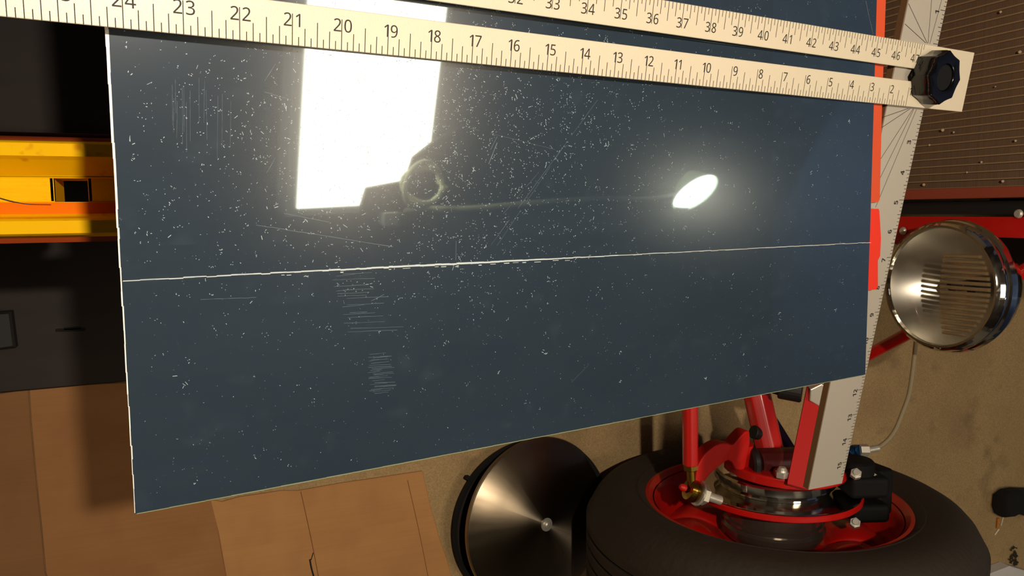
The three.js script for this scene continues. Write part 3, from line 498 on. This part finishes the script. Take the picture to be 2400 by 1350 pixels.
{ // dark board with the yellow beam on it
  const q = onFloor([[-80, -60], [420, -60], [420, 892], [290, 896], [0, 922], [-80, 930]], 0.02);
  const t = thing('wooden_board', 'dark brown wooden board on the floor beneath the yellow beam', 'board', V(-0.75, 0, 0.1));
  part('board', floorPlate(q, 0, 0.018, 0.002), M.board, t);
  for (const [x0, y0, x1, y1] of [[130, 768, 200, 776], [365, 750, 425, 758], [150, 765, 190, 772]]) part('slot_mark', floorPlate(onFloor([[x0, y0 + 3], [x1, y0], [x1, y1], [x0, y1 + 2]], 0.019), 0.0175, 0.0015, 0.0003), M.rag, t);
  single('rubber_block', floorPlate(onFloor([[-40, 735], [25, 730], [36, 815], [-40, 825]], 0.04), 0.018, 0.022, 0.003), M.bush, 'small black block on the dark board at the left frame edge', 'block', V(-0.83, 0.018, 0.25));
  // yellow beam: folded channel along x, profile in z, y
  const h = 0.6, y0 = h - 0.07, zz = (py) => at(60, py, 'y', h).z;
  const prof = [[zz(314), y0], [zz(316), h - 0.012], [zz(326), h - 0.01], [zz(331), h + 0.003], [zz(336), h + 0.006], [zz(366), h + 0.006], [zz(374), h + 0.001], [zz(408), h - 0.016], [zz(415), h - 0.018], [zz(500), h - 0.018], [zz(508), h - 0.012], [zz(513), h + 0.003], [zz(518), h + 0.006], [zz(548), h + 0.006], [zz(553), h + 0.002], [zz(558), h - 0.01], [zz(571), h - 0.014], [zz(574), y0]];
  const x0 = -1.15, x1 = -0.42, H = onFloor([[123, 404], [204, 404], [208, 473], [130, 473]], h - 0.018), hx0 = (H[0][0] + H[3][0]) / 2, hx1 = (H[1][0] + H[2][0]) / 2, hz0 = H[0][1], hz1 = H[2][1];
  const ridge = (pts, xa, xb) => { const s = shapeOf([...pts, [pts[pts.length - 1][0], y0], [pts[0][0], y0]]); return new THREE.ExtrudeGeometry(s, { depth: xb - xa, bevelEnabled: false }).applyMatrix4(new THREE.Matrix4().makeBasis(V(0, 0, 1), V(0, 1, 0), V(-1, 0, 0))).translate(xb, 0, 0); };
  const yb = thing('steel_beam', 'yellow painted steel beam with ridged sides and a square hole', 'beam', V(-0.7, 0, 0.06));
  const lo = prof.slice(2, 9), hi = prof.slice(9, 16);
  const inner = [[lo[6][0], h - 0.018], [hi[0][0], h - 0.018]];
  const web = (za, zb, xa, xb) => box(xa, xb, h - 0.024, h - 0.018, za, zb, 0.0006);
  part('ridge', ridge(lo, x0, x1), M.yellow, yb); part('ridge', ridge(hi, x0, x1), M.yellow, yb);
  part('web', [web(inner[0][0] - 0.001, hz0, x0, x1), web(hz1, inner[1][0] + 0.001, x0, x1), web(hz0, hz1, x0, hx0), web(hz0, hz1, hx1, x1), box(hx0 - 0.003, hx0, y0, h - 0.018, hz0, hz1, 0.0005), box(hx1, hx1 + 0.003, y0, h - 0.018, hz0, hz1, 0.0005)], M.yellow, yb, 'flat yellow web around the square hole');
  part('flange', [ridge(prof.slice(0, 3), x0, x1)], M.orangeRim, yb, 'dark orange lower flange');
  for (const x of [-1.1, -0.5]) part('leg', [box(x, x + 0.06, 0.018, y0, 0.03, 0.1, 0.004), box(x - 0.05, x + 0.11, 0.018, 0.03, -0.04, 0.17, 0.004)], M.darkMetal, yb);
  single('wood_strip', box(-1.15, -0.42, y0 - 0.035, y0 + 0.045, zz(302), zz(313), 0.002), M.rust, 'thin reddish brown wooden strip along the upper side of the yellow beam', 'strip', V(-0.75, y0, zz(308)));
  part('flange', [ridge(prof.slice(15, 18), x0, x1)], M.orangeRim, yb, 'dark orange lower flange');
  part('bounce_band', box(x0, x1, h - 0.018, h - 0.0165, zz(474), zz(503), 0.0004), std(0xf07404, 0.7, 0, { specularIntensity: 0.15 }), yb, 'warm bounce light painted orange along the web');  // orange stands in for warm light bounced onto the yellow web
  const w0 = at(-20, 458, 'y', h - 0.017), w1 = at(20, 470, 'y', h - 0.017), w2 = at(60, 478, 'y', h - 0.017), w3 = at(120, 480, 'y', h - 0.017);
  single('wire', tube([w0, w1, w2, w3].map((p) => p.setY(h - 0.0168)), 0.0005, 40, 6), std(0x2c2238, 0.5), 'thin dark wire lying in the yellow beam', 'wire', w1);
}
{ // shallow steel cone on a dark pan
  const c = V(-0.021, 0.054, 0.647), a = V(0.1978, 0.9778, -0.0686).normalize();
  const t = thing('cone_lid', 'shallow stainless steel cone with a centre bolt on a black rimmed pan, beside the tyre', 'lid', V(-0.02, 0.03, 0.65));
  part('cone', lathe(c, a, [[0.149, -0.012], [0.1525, -0.01], [0.153, -0.003], [0.1515, 0], [0.148, 0.002], [0.1, 0.0085], [0.02, 0.0185], [0.012, 0.0195], [0.0, 0.0195], [0.0, 0.018], [0.02, 0.017], [0.1, 0.007], [0.147, -0.002], [0.149, -0.011]], 128, 0.4), M.steel, t, 'brushed steel cone');
  part('bolt', [lathe(c.clone().addScaledVector(a, 0.0185), a, [[0.012, 0], [0.012, 0.002], [0.0065, 0.0025], [0.006, 0.006], [0.004, 0.008], [0, 0.009]], 24)], M.zinc, t, 'round headed centre bolt');
  const pc = V(-0.022, 0, 0.657);
  part('pan', lathe(pc, V(0, 1, 0), [[0, 0.001], [0.145, 0.001], [0.15, 0.004], [0.152, 0.022], [0.149, 0.022], [0.146, 0.006], [0, 0.004]], 96), M.board, t, 'dark round pan under the cone');
  part('rim', lathe(pc, V(0, 1, 0), [[0.15, 0.02], [0.156, 0.021], [0.157, 0.025], [0.154, 0.028], [0.149, 0.027], [0.148, 0.022]], 96), M.rag, t, 'black rolled rim');
  const k = at(1093, 1117, 'y', 0.024); part('stud', rod(k.clone().lerp(pc.clone().setY(0.024), 0.1), k, 0.004), M.rag, t);
}
{ // bits at the right edge of the frame
  const lump = (pts, h) => { const g = new THREE.ExtrudeGeometry(shapeOf(pts.map((p) => [p[0], -p[1]])), { depth: h * 0.2, bevelEnabled: true, bevelSize: 0.015, bevelOffset: -0.012, bevelThickness: h * 0.7, bevelSegments: 6 }).rotateX(-Math.PI / 2).translate(0, h * 0.7, 0); const v = g.attributes.position; for (let i = 0; i < v.count; i++) v.setY(i, Math.max(0.0005, v.getY(i) + (v.getY(i) > 0.01 ? 0.012 * (vnoise(v.getX(i) * 90, v.getZ(i) * 90, 9999, 4) - 0.5) : 0))); g.computeVertexNormals(); return g; };
  single('rag', lump(onFloor([[2337, 1190], [2340, 1162], [2356, 1150], [2376, 1146], [2400, 1148], [2470, 1150], [2480, 1215], [2440, 1210], [2395, 1204], [2378, 1196], [2358, 1204], [2342, 1206]], 0.02), 0.03), M.rag, 'crumpled black rag on the concrete at the right frame edge', 'rag', V(1.25, 0, 0.78));
  const stick = (a, b, r, m, l, n) => { const [p, q] = onFloor([a, b], r); single(n, rod(V(p[0], r, p[1]), V(q[0], r, q[1]), r, 10), m, l, n === 'crayon' ? 'crayon' : 'stick', V(p[0], 0, p[1])); };
  stick([2340, 1214], [2338, 1238], 0.0035, std(0xb8742a, 0.6), 'short orange brown stub on the floor below the black rag', 'crayon');
  stick([2352, 1208], [2346, 1232], 0.0018, std(0xc9c0a0, 0.6), 'thin pale stick leaning against the orange brown stub', 'stick');
  stick([2341, 1240], [2331, 1254], 0.002, std(0xd8d0b8, 0.6), 'tiny white stick end on the floor below the orange stub', 'stick');
  const leaf = []; for (let k = 0; k < 26; k++) { const [x, z] = onFloor([[2374 + rr(-9, 9), 1296 + rr(-14, 28)]], 0.003)[0]; leaf.push(clean(new THREE.TetrahedronGeometry(rr(0.003, 0.007)).scale(1, 0.5, 1.4).rotateY(rr(0, 6)).translate(x, 0.004, z))); }
  const lf = single('debris', leaf, std(0x2a2412, 0.9), 'dark crumbled leaf debris on the floor above the white box', 'debris', V(1.3, 0, 0.95)); lf.userData.kind = 'stuff';
  const wb = onFloor([[2318, 1362], [2322, 1345], [2368, 1327], [2450, 1352], [2450, 1420], [2318, 1420]], 0.03);
  const t = thing('white_box', 'low white box lid just showing at the lower right frame corner', 'box', V(wb[2][0], 0, wb[2][1]));
  part('lid', floorPlate(wb, 0.0, 0.03, 0.002), M.white, t);
}
renderer.render(scene, camera);
